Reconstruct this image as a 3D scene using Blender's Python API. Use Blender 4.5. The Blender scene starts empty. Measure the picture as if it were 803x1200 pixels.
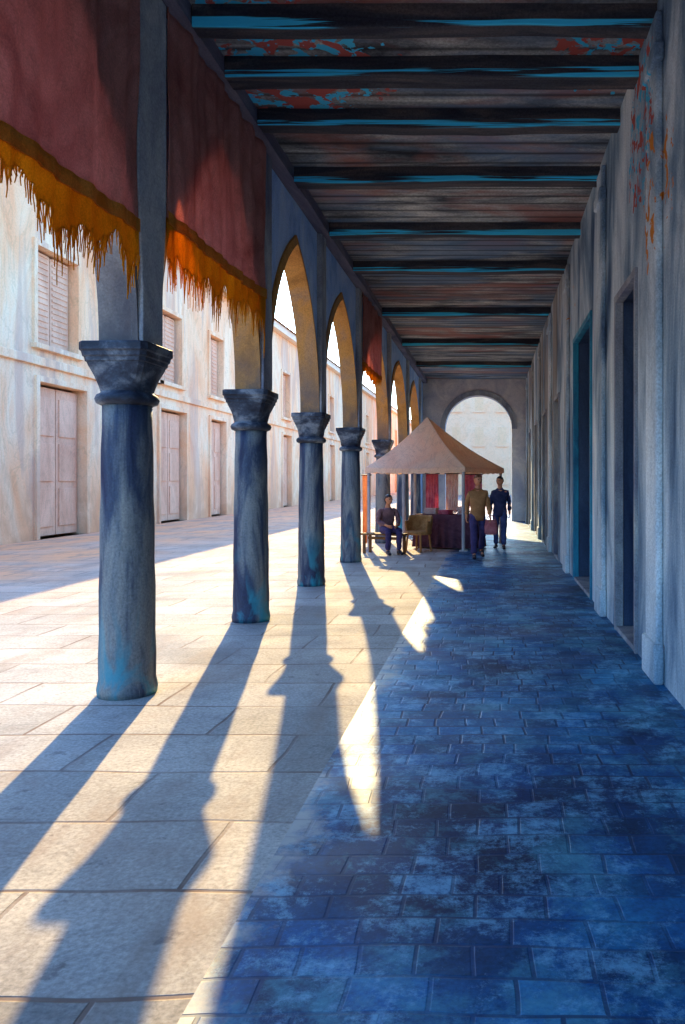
import bpy, bmesh, math, random
from mathutils import Vector, Matrix, noise
R = math.radians
random.seed(7)
S = bpy.context.scene
COL = S.collection

# ------------------------------------------------------------------ camera, sky, sun, exposure
F = 915.0            # focal length in pixels of the 803x1200 picture
cam = bpy.data.cameras.new('camera'); co = bpy.data.objects.new('camera', cam); COL.objects.link(co)
cam.sensor_fit = 'VERTICAL'; cam.sensor_height = 36.0; cam.lens = 36.0 * F / 1200.0
co.location = (0, 0, 1.6); co.rotation_euler = (R(90), 0, 0)
cam.shift_x = -(575 - 401.5) / 1200.0; cam.shift_y = -(600 - 562) / 1200.0
cam.clip_start = 0.05; cam.clip_end = 3000
S.camera = co

SUN_AZ, SUN_EL = R(12.6), R(23.5)       # left of the walk's direction (+Y), above the horizon
w = bpy.data.worlds.new('World'); S.world = w; w.use_nodes = True
nt = w.node_tree; bg = nt.nodes['Background']
sky = nt.nodes.new('ShaderNodeTexSky'); sky.sky_type = 'NISHITA'; sky.sun_disc = False
sky.sun_elevation = SUN_EL; sky.sun_rotation = -SUN_AZ
sky.air_density = 1.3; sky.dust_density = 1.6; sky.ozone_density = 3.0
# cool white balance of the open shade
hs = nt.nodes.new('ShaderNodeMix'); hs.data_type = 'RGBA'; hs.blend_type = 'MULTIPLY'; hs.inputs[0].default_value = 1.0
hs.inputs[7].default_value = (0.60, 0.96, 1.46, 1)
nt.links.new(sky.outputs[0], hs.inputs[6]); nt.links.new(hs.outputs[2], bg.inputs[0]); bg.inputs[1].default_value = 0.15
sl = bpy.data.lights.new('sun', 'SUN'); sl.energy = 2.6; sl.angle = R(0.45); sl.color = (1.0, 0.74, 0.34)
so = bpy.data.objects.new('sun', sl); COL.objects.link(so)
sd = Vector((-math.sin(SUN_AZ) * math.cos(SUN_EL), math.cos(SUN_AZ) * math.cos(SUN_EL), math.sin(SUN_EL)))
so.rotation_euler = sd.to_track_quat('Z', 'Y').to_euler(); so.location = (-6, 10, 14)
S.view_settings.view_transform = 'Standard'; S.view_settings.look = 'None'
S.view_settings.gamma = 1.0; S.view_settings.exposure = 2.25; S.view_settings.use_curve_mapping = False
S.cycles.max_bounces = 8; S.cycles.diffuse_bounces = 5; S.cycles.use_denoising = True
S.cycles.sample_clamp_indirect = 6

# ------------------------------------------------------------------ helpers
def tag(o, label=None, cat=None, group=None, kind=None):
    if label: o['label'] = label
    if cat: o['category'] = cat
    if group: o['group'] = group
    if kind: o['kind'] = kind
    return o
def empty(name, loc, label, cat, group=None, rz=0):
    o = bpy.data.objects.new(name, None); COL.objects.link(o); o.location = loc; o.rotation_euler = (0, 0, rz)
    o.empty_display_size = 0.2
    return tag(o, label, cat, group)
def obj(name, bm, mat, parent=None, smooth=False, bevel=0, sub=0):
    bmesh.ops.recalc_face_normals(bm, faces=bm.faces[:])
    me = bpy.data.meshes.new(name); bm.to_mesh(me); bm.free()
    for m in (mat if isinstance(mat, (list, tuple)) else [mat]): me.materials.append(m)
    if smooth:
        for p in me.polygons: p.use_smooth = True
    o = bpy.data.objects.new(name, me); COL.objects.link(o)
    if parent: o.parent = parent
    if bevel:
        b = o.modifiers.new('bevel', 'BEVEL'); b.width = bevel; b.segments = 2; b.limit_method = 'ANGLE'
    if sub:
        s = o.modifiers.new('sub', 'SUBSURF'); s.levels = sub; s.render_levels = sub
    return o
def box(bm, x0, x1, y0, y1, z0, z1, mi=0):
    v = [bm.verts.new(p) for p in ((x0,y0,z0),(x1,y0,z0),(x1,y1,z0),(x0,y1,z0),(x0,y0,z1),(x1,y0,z1),(x1,y1,z1),(x0,y1,z1))]
    for f in ((0,3,2,1),(4,5,6,7),(0,1,5,4),(1,2,6,5),(2,3,7,6),(3,0,4,7)):
        fc = bm.faces.new([v[i] for i in f]); fc.material_index = mi
    return v
def rbox(bm, x0, x1, y0, y1, z0, z1, step, amp, seed=0):
    """box cut into a grid and slightly displaced, for worn timber"""
    t = bmesh.new(); box(t, x0, x1, y0, y1, z0, z1)
    for ax, (a, b) in enumerate(((x0, x1), (y0, y1), (z0, z1))):
        n = int((b - a) / step)
        for k in range(1, n):
            p = [0, 0, 0]; nn = [0, 0, 0]; p[ax] = a + (b - a) * k / n; nn[ax] = 1
            bmesh.ops.bisect_plane(t, geom=t.verts[:] + t.edges[:] + t.faces[:], plane_co=p, plane_no=nn)
    vs = {}
    for v in t.verts:
        q = v.co * 1.7 + Vector((seed, seed * 2.3, 0))
        d = noise.noise_vector(q) * amp
        vs[v] = bm.verts.new(v.co + d)
    for f in t.faces: bm.faces.new([vs[v] for v in f.verts])
    t.free()
def tube(bm, pts, rad, n=10, cap=True):
    rings = []
    pts = [Vector(p) for p in pts]
    if not isinstance(rad, (list, tuple)): rad = [rad] * len(pts)
    for i, p in enumerate(pts):
        a = pts[max(0, i-1)]; b = pts[min(len(pts)-1, i+1)]
        t = (b - a).normalized(); u = t.orthogonal().normalized() if i == 0 else (u - t * u.dot(t)).normalized()
        vv = t.cross(u)
        rings.append([bm.verts.new(p + (u * math.cos(2*math.pi*k/n) + vv * math.sin(2*math.pi*k/n)) * rad[i]) for k in range(n)])
    for a, b in zip(rings, rings[1:]):
        for k in range(n): bm.faces.new((a[k], a[(k+1) % n], b[(k+1) % n], b[k]))
    if cap: bm.faces.new(rings[0][::-1]); bm.faces.new(rings[-1])
def loft(bm, sections, n=32):
    """sections: (z, r, squareness 0..1) -> superellipse rings"""
    rings = []
    for z, r, sq in sections:
        ring = []
        for k in range(n):
            a = 2 * math.pi * (k + .5) / n; c, s = math.cos(a), math.sin(a)
            m = max(abs(c), abs(s)); rr = r * ((1 - sq) + sq / m)
            ring.append(bm.verts.new((c * rr, s * rr, z)))
        rings.append(ring)
    for a, b in zip(rings, rings[1:]):
        for k in range(n): bm.faces.new((a[k], a[(k+1) % n], b[(k+1) % n], b[k]))
    bm.faces.new(rings[0][::-1]); bm.faces.new(rings[-1])

# ------------------------------------------------------------------ materials
class M:
    def __init__(s, name, rough=0.85, spec=0.3):
        s.m = bpy.data.materials.new(name); s.m.use_nodes = True; s.t = s.m.node_tree
        s.p = s.t.nodes['Principled BSDF']; s.p.inputs['Roughness'].default_value = rough
        s.p.inputs['Specular IOR Level'].default_value = spec
        g = s.t.nodes.new('ShaderNodeNewGeometry'); s.pos = g.outputs['Position']
    def n(s, typ, **kw):
        x = s.t.nodes.new(typ)
        for k, v in kw.items(): setattr(x, k, v)
        return x
    def l(s, a, b): s.t.links.new(a, b)
    def mp(s, scale=(1,1,1), loc=(0,0,0), vec=None, rot=(0,0,0)):
        x = s.n('ShaderNodeMapping'); x.inputs['Scale'].default_value = scale; x.inputs['Location'].default_value = loc
        x.inputs['Rotation'].default_value = rot
        s.l(vec or s.pos, x.inputs['Vector']); return x.outputs[0]
    def noise(s, scale, detail=5, dist=0.0, vec=None, rough=0.55):
        x = s.n('ShaderNodeTexNoise'); x.inputs['Scale'].default_value = scale; x.inputs['Detail'].default_value = detail
        x.inputs['Distortion'].default_value = dist; x.inputs['Roughness'].default_value = rough
        s.l(vec or s.pos, x.inputs['Vector']); return x.outputs[0]
    def ramp(s, fac, stops, interp='LINEAR'):
        x = s.n('ShaderNodeValToRGB'); cr = x.color_ramp; cr.interpolation = interp
        while len(cr.elements) < len(stops): cr.elements.new(0.5)
        for e, (p, c) in zip(cr.elements, stops):
            e.position = p; e.color = (c, c, c, 1) if isinstance(c, (int, float)) else (*c, 1)
        s.l(fac, x.inputs[0]); return x.outputs[0]
    def mix(s, fac, a, b, mode='MIX'):
        x = s.n('ShaderNodeMix', data_type='RGBA', blend_type=mode)
        for i, v in ((0, fac), (6, a), (7, b)):
            if isinstance(v, (int, float)): x.inputs[i].default_value = v
            elif isinstance(v, tuple): x.inputs[i].default_value = (*v, 1)
            else: s.l(v, x.inputs[i])
        return x.outputs[2]
    def math(s, op, a, b=0.0, c=0.0):
        x = s.n('ShaderNodeMath', operation=op)
        for i, v in enumerate((a, b, c)):
            if isinstance(v, (int, float)): x.inputs[i].default_value = v
            else: s.l(v, x.inputs[i])
        return x.outputs[0]
    def sep(s, vec=None):
        x = s.n('ShaderNodeSeparateXYZ'); s.l(vec or s.pos, x.inputs[0]); return x.outputs
    def near(s, p, r):
        """1 close to world point p, 0 beyond r metres"""
        d = s.n('ShaderNodeVectorMath', operation='DISTANCE'); s.l(s.pos, d.inputs[0]); d.inputs[1].default_value = p
        x = s.n('ShaderNodeMapRange'); s.l(d.outputs['Value'], x.inputs[0])
        x.inputs[1].default_value = r * .35; x.inputs[2].default_value = r; x.inputs[3].default_value = 1; x.inputs[4].default_value = 0
        return x.outputs[0]
    def flecks(s, col, base, scale, thr, region=None, seed=0):
        """worn flecks of old paint"""
        nz = s.noise(scale, 3, .6, vec=s.mp(loc=(seed, seed*1.7, seed*.3)))
        f = nz if region is None else s.math('MULTIPLY', nz, region)
        f = s.ramp(f, [(thr, 0.0), (thr + .02, 1.0)])
        return s.mix(f, base, col)
    def wash(s, stops, scale=1.2, dist=1.2, stretch=(1,1,1), grain=.35, gscale=60, seed=0):
        """uneven limewash: soft blotches, harder tide marks and a fine grain"""
        v = s.mp(scale=stretch, loc=(seed, seed*.7, seed*1.3))
        a = s.noise(scale, 6, dist, vec=v, rough=.6)
        c = s.ramp(a, stops)
        e = s.noise(scale * 2.3, 4, 2.0, vec=v)
        e = s.math('ABSOLUTE', s.math('SUBTRACT', e, .5))
        e = s.ramp(e, [(0.0, .78), (.035, 1.0)])
        c = s.mix(.6, c, e, 'MULTIPLY')
        g = s.noise(gscale, 3, 0, rough=.7)
        g = s.ramp(g, [(.3, 1 - grain), (.7, 1 + grain)])
        return s.mix(.8, c, g, 'MULTIPLY')
    def bump(s, h, strength=.3, dist=.02):
        x = s.n('ShaderNodeBump'); x.inputs['Strength'].default_value = strength; x.inputs['Distance'].default_value = dist
        s.l(h, x.inputs['Height']); s.l(x.outputs[0], s.p.inputs['Normal'])
    def done(s, col, rough=None):
        s.l(col, s.p.inputs['Base Color'])
        if rough is not None: s.l(rough, s.p.inputs['Roughness'])
        return s.m

def simple(name, c1, c2, scale=3, stretch=(1,1,1), rough=.8, grain=.25, bump=.2, seed=0, spec=.3, gscale=60):
    a = M(name, rough, spec)
    c = a.wash([(.3, c1), (.7, c2)], scale, 1.0, stretch, grain, seed=seed, gscale=gscale)
    a.bump(a.noise(25, 5), bump, .01)
    return a.done(c)
def cloth(name, c1, c2, scale=2, stretch=(1,1,1), trans=.35, seed=0, mark=None):
    a = M(name, .95, .1)
    c = a.wash([(.3, c1), (.7, c2)], scale, 1.5, stretch, .25, seed=seed, gscale=90)
    if mark: c = mark(a, c)
    a.bump(a.noise(120, 2), .15, .004)
    tr = a.n('ShaderNodeBsdfTranslucent'); a.l(c, tr.inputs[0])
    mx = a.n('ShaderNodeMixShader'); mx.inputs[0].default_value = trans
    out = a.t.nodes['Material Output']
    a.l(a.p.outputs[0], mx.inputs[1]); a.l(tr.outputs[0], mx.inputs[2]); a.l(mx.outputs[0], out.inputs[0])
    return a.done(c)

def paving(name, stops, joint, slab, stretch_seed, rough_lo, rough_hi, blotch=None, jw=.02, scale=.8, rot=0, wob=.05, spec=.5, jlo=.25, var=.2):
    a = M(name, .6, spec)
    wobv = a.n('ShaderNodeTexNoise'); wobv.inputs['Scale'].default_value = .9; wobv.inputs['Detail'].default_value = 2
    a.l(a.pos, wobv.inputs['Vector'])
    off = a.n('ShaderNodeVectorMath', operation='MULTIPLY_ADD')
    a.l(wobv.outputs['Color'], off.inputs[0]); off.inputs[1].default_value = (wob*2, wob*2, 0)
    a.l(a.mp(rot=(0, 0, rot)), off.inputs[2])
    br = a.n('ShaderNodeTexBrick'); a.l(off.outputs[0], br.inputs['Vector'])
    br.squash = .72 if var > .3 else 1.0; br.squash_frequency = 3
    br.offset = .5; br.inputs['Scale'].default_value = 1.0; br.inputs['Mortar Size'].default_value = jw
    br.inputs['Mortar Smooth'].default_value = .5; br.inputs['Brick Width'].default_value = slab[0]; br.inputs['Row Height'].default_value = slab[1]
    br.inputs['Color1'].default_value = (1-var*1.1,1-var*1.1,1-var*1.1,1); br.inputs['Color2'].default_value = (1+var*.7,1+var*.7,1+var*.7,1); br.inputs['Mortar'].default_value = (1,1,1,1)
    br.inputs['Bias'].default_value = 0
    c = a.wash(stops, scale, .35, seed=stretch_seed, grain=.35, gscale=45)
    c = a.mix(.85, c, br.outputs['Color'], 'MULTIPLY')
    if blotch: c = blotch(a, c)
    jm = a.math('MULTIPLY', br.outputs['Fac'], a.ramp(a.noise(1.3, 4), [(.38, jlo), (.6, .95)]))
    c = a.mix(jm, c, joint)
    h = a.math('SUBTRACT', a.math('MULTIPLY', a.noise(9, 6), .35), br.outputs['Fac'])
    a.bump(h, .5 if var < .3 else .4, .012 if var < .3 else .006)
    rg = a.ramp(a.noise(1.1, 5, .8), [(.35, rough_lo), (.65, rough_hi)])
    return a.done(c, rg)

def court_blotch(a, c):
    z = a.sep()
    far = a.n('ShaderNodeMapRange'); a.l(z[1], far.inputs[0]); far.inputs[1].default_value = 14; far.inputs[2].default_value = 30
    f = a.math('MULTIPLY', far.outputs[0], a.ramp(a.noise(.35, 4, 1), [(.35, .1), (.6, .7)]))
    c = a.mix(f, c, (.58, .30, .16))
    nr = a.n('ShaderNodeMapRange'); a.l(z[0], nr.inputs[0]); nr.inputs[1].default_value = -5.5; nr.inputs[2].default_value = -8.5
    f = a.math('MULTIPLY', nr.outputs[0], a.ramp(a.noise(.5, 5, .6), [(.35, .45), (.6, 1.0)]))
    c = a.mix(f, c, (.88, .40, .19))
    # footworn stains
    st = a.ramp(a.noise(1.1, 8, .3, vec=a.mp(loc=(7,3,0), scale=(1.6,.6,1)), rough=.7), [(.50, 0.0), (.66, .55)])
    c = a.mix(st, c, (.30, .22, .17))
    st = a.ramp(a.noise(5.5, 6, 0, vec=a.mp(loc=(1,3,0)), rough=.7), [(.62, 0.0), (.66, .5)])
    return a.mix(st, c, (.16, .13, .12))
MAT = {}
MAT['court'] = paving('cream_stone_slabs', [(.25, (.27,.25,.23)), (.5, (.42,.38,.33)), (.75, (.53,.48,.41))], (.20,.13,.10), (1.15, .62), 3.1, .8, .95, court_blotch, jw=.014, wob=.06, spec=.08)
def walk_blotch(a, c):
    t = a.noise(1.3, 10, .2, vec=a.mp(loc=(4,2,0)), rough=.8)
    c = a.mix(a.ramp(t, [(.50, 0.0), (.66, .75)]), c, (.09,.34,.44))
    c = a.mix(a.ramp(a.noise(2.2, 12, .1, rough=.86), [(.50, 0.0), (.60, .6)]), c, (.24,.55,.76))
    # ragged edge between cream slabs and the paving coloured blue for shade
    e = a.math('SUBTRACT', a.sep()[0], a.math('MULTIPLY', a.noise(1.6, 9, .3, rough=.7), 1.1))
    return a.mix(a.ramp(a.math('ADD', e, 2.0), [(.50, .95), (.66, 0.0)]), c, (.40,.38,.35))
MAT['walk'] = paving('shade_blue_slabs', [(.36, (.002,.025,.095)), (.5, (.005,.085,.23)), (.66, (.03,.22,.40))], (.012,.035,.09), (.27, .17), 8.4, .42, .62, walk_blotch, jw=.010, scale=.8, wob=.06, spec=.16, jlo=.05, var=.45)  # shade of the arcade put into the slab colour as blue

def plaster_blue(a, c): return c
a = M('blue_grey_plaster', .9, .2)
c = a.wash([(.25, (.16,.32,.66)), (.48, (.38,.56,.84)), (.75, (.66,.76,.90))], 1.1, 1.4, (1,1,.6), .3, seed=2)
a.bump(a.noise(14, 6), .35, .015); MAT['plaster'] = a.done(c)
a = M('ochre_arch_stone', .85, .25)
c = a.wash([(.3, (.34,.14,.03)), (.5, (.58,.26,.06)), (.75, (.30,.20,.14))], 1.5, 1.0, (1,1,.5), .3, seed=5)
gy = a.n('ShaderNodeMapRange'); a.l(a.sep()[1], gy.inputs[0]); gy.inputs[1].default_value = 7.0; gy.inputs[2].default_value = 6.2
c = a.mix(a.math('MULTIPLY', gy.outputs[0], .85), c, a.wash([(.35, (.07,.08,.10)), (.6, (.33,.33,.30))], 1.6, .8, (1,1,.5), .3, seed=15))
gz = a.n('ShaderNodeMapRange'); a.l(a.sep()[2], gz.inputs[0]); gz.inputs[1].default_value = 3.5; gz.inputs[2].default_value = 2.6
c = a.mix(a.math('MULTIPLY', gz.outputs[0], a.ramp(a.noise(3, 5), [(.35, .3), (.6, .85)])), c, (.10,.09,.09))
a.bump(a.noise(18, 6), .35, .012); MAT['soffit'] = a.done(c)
a = M('grey_pier_stone', .85, .25)
c = a.wash([(.25, (.10,.10,.18)), (.5, (.32,.33,.35)), (.75, (.60,.58,.52))], 1.3, 1.2, (1,1,.5), .3, seed=9)
a.bump(a.noise(18, 6), .35, .012); MAT['pier'] = a.done(c)
# columns
a = M('weathered_column_stone', .6, .4)
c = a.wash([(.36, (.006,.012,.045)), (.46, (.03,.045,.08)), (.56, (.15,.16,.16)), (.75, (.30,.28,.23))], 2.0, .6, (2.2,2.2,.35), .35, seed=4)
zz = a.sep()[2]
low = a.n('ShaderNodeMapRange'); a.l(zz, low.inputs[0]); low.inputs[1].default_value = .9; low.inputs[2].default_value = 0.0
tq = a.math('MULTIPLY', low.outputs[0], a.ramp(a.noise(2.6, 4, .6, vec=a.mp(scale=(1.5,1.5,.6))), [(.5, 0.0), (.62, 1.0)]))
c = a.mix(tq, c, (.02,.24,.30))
a.bump(a.noise(16, 6), .4, .012); MAT['column'] = a.done(c)
a = M('dark_capital_stone', .6, .4)
c = a.wash([(.38, (.006,.009,.02)), (.5, (.035,.045,.065)), (.62, (.17,.18,.19))], 4.5, .3, (1,1,1.6), .3, seed=6)
a.bump(a.noise(20, 6), .5, .012); MAT['capital'] = a.done(c)
# ceiling planks
def ceil_mat():
    a = M('stained_ceiling_boards', .9, .2)
    c = a.wash([(.32, (.035,.038,.045)), (.45, (.16,.165,.17)), (.56, (.37,.36,.33)), (.72, (.70,.66,.58))], 1.5, 1.0, (.35,1.5,1), .5, seed=1, gscale=38)
    rd = a.ramp(a.noise(.7, 4, .8, vec=a.mp(scale=(.5,1.2,1), loc=(3,0,0))), [(.5, 0.0), (.62, .75)])
    c = a.mix(rd, c, (.34,.12,.09))
    bl = a.ramp(a.noise(.8, 4, .8, vec=a.mp(scale=(.5,1.3,1), loc=(9,5,0))), [(.5, 0.0), (.62, .7)])
    c = a.mix(bl, c, (.12,.20,.30))
    x = a.sep()[1]
    gap = a.math('PINGPONG', x, .14)
    c = a.mix(a.ramp(gap, [(0.0, .8), (.05, 0.0)]), c, (.012,.012,.015))
    reg = a.near((-2.0, 7.2, 5.5), 2.4)
    c = a.flecks((.07,.55,.80), c, 6.5, .50, reg, 2); c = a.flecks((.46,.10,.08), c, 4.5, .52, reg, 7)
    reg = a.near((1.1, 7.2, 5.4), 1.4)
    c = a.flecks((.05,.42,.62), c, 7.5, .55, reg, 12); c = a.flecks((.40,.08,.06), c, 5.5, .54, reg, 27)
    a.bump(a.noise(30, 6, vec=a.mp(scale=(.3,1,1))), .5, .01)
    return a.done(c)
MAT['ceiling'] = ceil_mat()
def beam_mat():
    a = M('dark_beam_timber', .8, .25)
    c = a.wash([(.3, (.012,.015,.03)), (.5, (.045,.045,.055)), (.7, (.13,.10,.09)), (.85, (.24,.20,.18))], 2.2, 1.0, (.3,2,2), .4, seed=3, gscale=50)
    x, y, z = a.sep()
    band = a.ramp(a.math('SUBTRACT', z, 5.28), [(.01, 1.05), (.06, .95), (.12, .4)])
    st = a.math('ADD', a.math('MULTIPLY', a.noise(1.0, 5, .5, vec=a.mp(scale=(.6, 5, 30))), .62), a.math('MULTIPLY', a.noise(1.0, 1, 0, vec=a.mp(scale=(.5, 1.3, 0), loc=(2,0,0))), .42))
    on = a.ramp(a.math('MULTIPLY', st, band), [(.478, 0.0), (.52, 1.0)])
    geo = a.n('ShaderNodeNewGeometry'); nrm = a.sep(geo.outputs['Normal'])
    front = a.ramp(a.math('MULTIPLY', nrm[1], -1.0), [(.3, 0.0), (.5, 1.0)])
    c = a.mix(a.math('MULTIPLY', on, front), c, (.06,.68,.98))
    a.bump(a.noise(30, 6, vec=a.mp(scale=(.2,1,1))), .5, .012)
    return a.done(c)
MAT['beam'] = beam_mat()
MAT['kerb'] = simple('worn_kerb_stone', (.10,.15,.22), (.34,.36,.38), 3.5, seed=18)
MAT['plate'] = simple('violet_grey_timber', (.07,.07,.12), (.26,.22,.25), 2.0, (2,.3,2), seed=8)
# right wall
def rwall_mat():
    a = M('grey_streaked_plaster', .85, .25)
    c = a.wash([(.32, (.035,.08,.16)), (.42, (.20,.29,.37)), (.52, (.50,.58,.62)), (.68, (.84,.86,.82))], 1.0, .6, (1.1,1.0,.38), .35, seed=11)
    f = a.n('ShaderNodeMapRange'); a.l(a.sep()[1], f.inputs[0]); f.inputs[1].default_value = 11; f.inputs[2].default_value = 15
    f2 = a.math('MULTIPLY', f.outputs[0], a.ramp(a.noise(1.0, 4, .5, vec=a.mp(scale=(1,1,.15))), [(.45, 0.0), (.55, .7)]))
    c = a.mix(f2, c, (.21,.15,.10))
    reg = a.near((1.35, 6.9, 4.7), 1.7)
    c = a.flecks((.05,.40,.60), c, 8, .55, reg, 2); c = a.flecks((.40,.08,.06), c, 5, .54, reg, 7)
    reg = a.near((1.35, 6.3, 3.9), 1.3)
    c = a.flecks((.60,.20,.02), c, 6.5, .54, reg, 17)
    reg = a.near((1.35, 12.5, 3.2), 5.0)
    c = a.flecks((.60,.20,.02), c, 9, .68, reg, 31)
    a.bump(a.noise(12, 6), .4, .015)
    return a.done(c)
MAT['rwall'] = rwall_mat()
MAT['door_navy'] = simple('navy_door_boards', (.012,.025,.07), (.06,.10,.18), 2, (1,6,.3), .5, seed=3)
MAT['door_brown'] = simple('brown_door_boards', (.03,.02,.015), (.13,.08,.045), 2, (1,6,.3), .6, seed=4)
MAT['turquoise'] = simple('turquoise_painted_wood', (.01,.10,.20), (.03,.38,.52), 2, (1,1,.4), .5, seed=13)
MAT['iron'] = simple('black_iron', (.015,.015,.018), (.04,.04,.045), 6, rough=.5)
# far facade
def facade_mat():
    a = M('pale_peach_stucco', .95, .1)
    c = a.wash([(.25, (.94,.34,.13)), (.42, (.98,.52,.26)), (.6, (.98,.69,.42)), (.8, (.97,.45,.20))], .45, 1.2, (1,1,.4), .12, seed=4, gscale=20)
    st = a.ramp(a.noise(.9, 5, .8, vec=a.mp(scale=(1,1,.16), loc=(0,4,0))), [(.52, 0.0), (.60, .55)])
    c = a.mix(st, c, (.62,.38,.27))
    z = a.sep()[2]
    lo = a.n('ShaderNodeMapRange'); a.l(z, lo.inputs[0]); lo.inputs[1].default_value = 2.6; lo.inputs[2].default_value = .2
    c = a.mix(a.math('MULTIPLY', lo.outputs[0], a.ramp(a.noise(.8, 4, 1), [(.35, .3), (.6, .85)])), c, (.66,.33,.17))
    a.bump(a.noise(6, 6), .3, .02)
    return a.done(c)
MAT['facade'] = facade_mat()
MAT['shutter'] = simple('mauve_grey_shutter', (.70,.34,.19), (.94,.56,.34), 1.0, (1,1,.4), seed=6)
MAT['shutter_o'] = simple('rust_orange_shutter', (.30,.12,.04), (.50,.25,.10), 1.0, (1,1,.4), seed=7)
MAT['cream'] = simple('cream_limewash', (.98,.53,.27), (.98,.61,.35), .5, grain=.08, seed=19)
MAT['shutter_pale'] = simple('pale_cream_shutter', (.93,.52,.26), (.96,.58,.31), .5, grain=.08, seed=12)
MAT['fstone'] = simple('pale_surround_stone', (.88,.62,.42), (.95,.78,.56), 1.0, seed=9)
# cloth
MAT['curtain'] = cloth('maroon_canvas', (.50,.17,.14), (.80,.40,.33), 1.3, (1,1,.7), .5, 3)
MAT['trim'] = cloth('orange_canvas_band', (.62,.20,.02), (.78,.34,.06), 3, (1,1,1), .45, 5)
MAT['fringe'] = cloth('amber_fringe_cloth', (.66,.22,.004), (.86,.40,.02), 1.6, (1,1.5,.5), .55, 6)
MAT['canopy'] = cloth('beige_tent_canvas', (.97,.69,.48), (.98,.82,.64), .9, (1,1,1), .5, 8)
MAT['magenta'] = cloth('magenta_cloth', (.50,.05,.13), (.78,.30,.38), 3, (1,1,1), .4, 9)
MAT['pinkwhite'] = cloth('pale_pink_cloth', (.70,.42,.42), (.86,.76,.70), 4, (1,1,1), .4, 2)
MAT['peach'] = cloth('apricot_cloth', (.70,.30,.09), (.84,.50,.24), 3, (1,1,.4), .5, 2)
MAT['tablecloth'] = cloth('plum_brown_cloth', (.05,.02,.035), (.14,.06,.08), 3, (1,1,1), .1, 4)
MAT['post'] = simple('pale_painted_pole', (.24,.24,.27), (.55,.50,.46), 3, (1,1,.4))
MAT['wicker'] = simple('tan_wicker', (.28,.12,.03), (.50,.26,.09), 9, seed=2)
MAT['brownwood'] = simple('brown_bench_wood', (.10,.045,.02), (.26,.13,.05), 3, seed=3)
MAT['skin'] = simple('skin', (.62,.22,.10), (.72,.30,.15), 5, rough=.55, grain=.05, bump=.05)
MAT['jk_brown'] = simple('brown_jacket_cloth', (.30,.12,.04), (.48,.22,.08), 5, bump=.4)
MAT['jk_navy'] = simple('navy_jacket_cloth', (.012,.018,.06), (.05,.05,.12), 5, bump=.1)
MAT['jk_plum'] = simple('plum_coat_cloth', (.12,.06,.08), (.30,.15,.14), 5, bump=.1)
MAT['tr_purple'] = simple('violet_trouser_cloth', (.025,.02,.08), (.08,.055,.16), 5, bump=.1)
MAT['tr_blue'] = simple('slate_blue_trouser_cloth', (.03,.045,.13), (.09,.11,.24), 5, bump=.1)
MAT['shoe'] = simple('dark_shoe_leather', (.01,.01,.02), (.03,.025,.04), 5, rough=.5)
MAT['hair_dark'] = simple('dark_hair', (.012,.01,.012), (.04,.03,.025), 30, rough=.5)
MAT['hair_rust'] = simple('chestnut_hair', (.12,.04,.02), (.22,.09,.03), 30, rough=.5)
MAT['bag'] = simple('rose_bag_cloth', (.35,.06,.08), (.55,.18,.18), 5)
MAT['eye'] = simple('eye', (.01,.01,.012), (.02,.02,.02), 5, rough=.2)
MAT['lip'] = simple('lip', (.30,.07,.06), (.34,.09,.07), 5, rough=.5)

# ------------------------------------------------------------------ ground
WALL_R = 1.35          # right wall plane
CX = -2.72             # column line
IN = -2.60             # inner face of the arcade wall
END = 30.0
bm = bmesh.new()
v = [bm.verts.new(p) for p in ((-700,-300,0),(700,-300,0),(700,1500,0),(-700,1500,0))]; bm.faces.new(v)
tag(obj('ground', bm, MAT['court']), kind='structure')
KX = -.92             # painted shade edge: cream slabs left of it, shade-blue walk right
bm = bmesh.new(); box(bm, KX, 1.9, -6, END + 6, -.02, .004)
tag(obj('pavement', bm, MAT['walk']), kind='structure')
# ------------------------------------------------------------------ arcade wall with pointed arches
COLS = [-3.15, -.15, 2.85, 5.85, 8.87, 11.85, 15.2, 19.75, 24.2, 28.4]
SPR, APX = 2.60, 4.72
Y0, Y1 = -6.0, END
TOPZ = 6.5
def arch_pts(ya, yb, n=18):
    c = (ya + yb) / 2; hw = (yb - ya) / 2; H = APX - SPR
    if hw > 1.5: H = APX - SPR + .1
    Rr = (H*H + hw*hw) / (2*hw); th = math.asin(min(1, H / Rr)); pts = []
    for k in range(n + 1):
        t = th * k / n; pts.append((c - (Rr*math.cos(t) - (Rr - hw)), SPR + Rr*math.sin(t)))
    left = pts
    right = [(2*c - y, z) for y, z in left[:-1]][::-1]
    return left + right
HALF = .19
arc = empty('arcade_wall', (CX, 12, SPR), 'long blue grey plastered arcade wall with pointed arches carried on the stone columns', 'wall')
arc_off = Vector((CX, 12, SPR))
def local(bm, off):
    for v in bm.verts: v.co -= off
bm = bmesh.new()
xo, xi = -2.84, IN
edges_y = [Y0] + COLS + [Y1]
bays = []
for i in range(len(COLS) - 1): bays.append((COLS[i] + HALF, COLS[i+1] - HALF))
bays = [(Y0, COLS[0] - HALF)] + bays + [(COLS[-1] + HALF, Y1)]
def quad(bm, a, b, c, d, mi=0):
    f = bm.faces.new([bm.verts.new(p) for p in (a, b, c, d)]); f.material_index = mi
def tri_strip_face(bm, x, pts, mi):
    # column slices from arch curve to TOPZ
    for (y0, z0), (y1, z1) in zip(pts, pts[1:]): quad(bm, (x,y0,z0), (x,y1,z1), (x,y1,TOPZ), (x,y0,TOPZ), mi)
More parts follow.
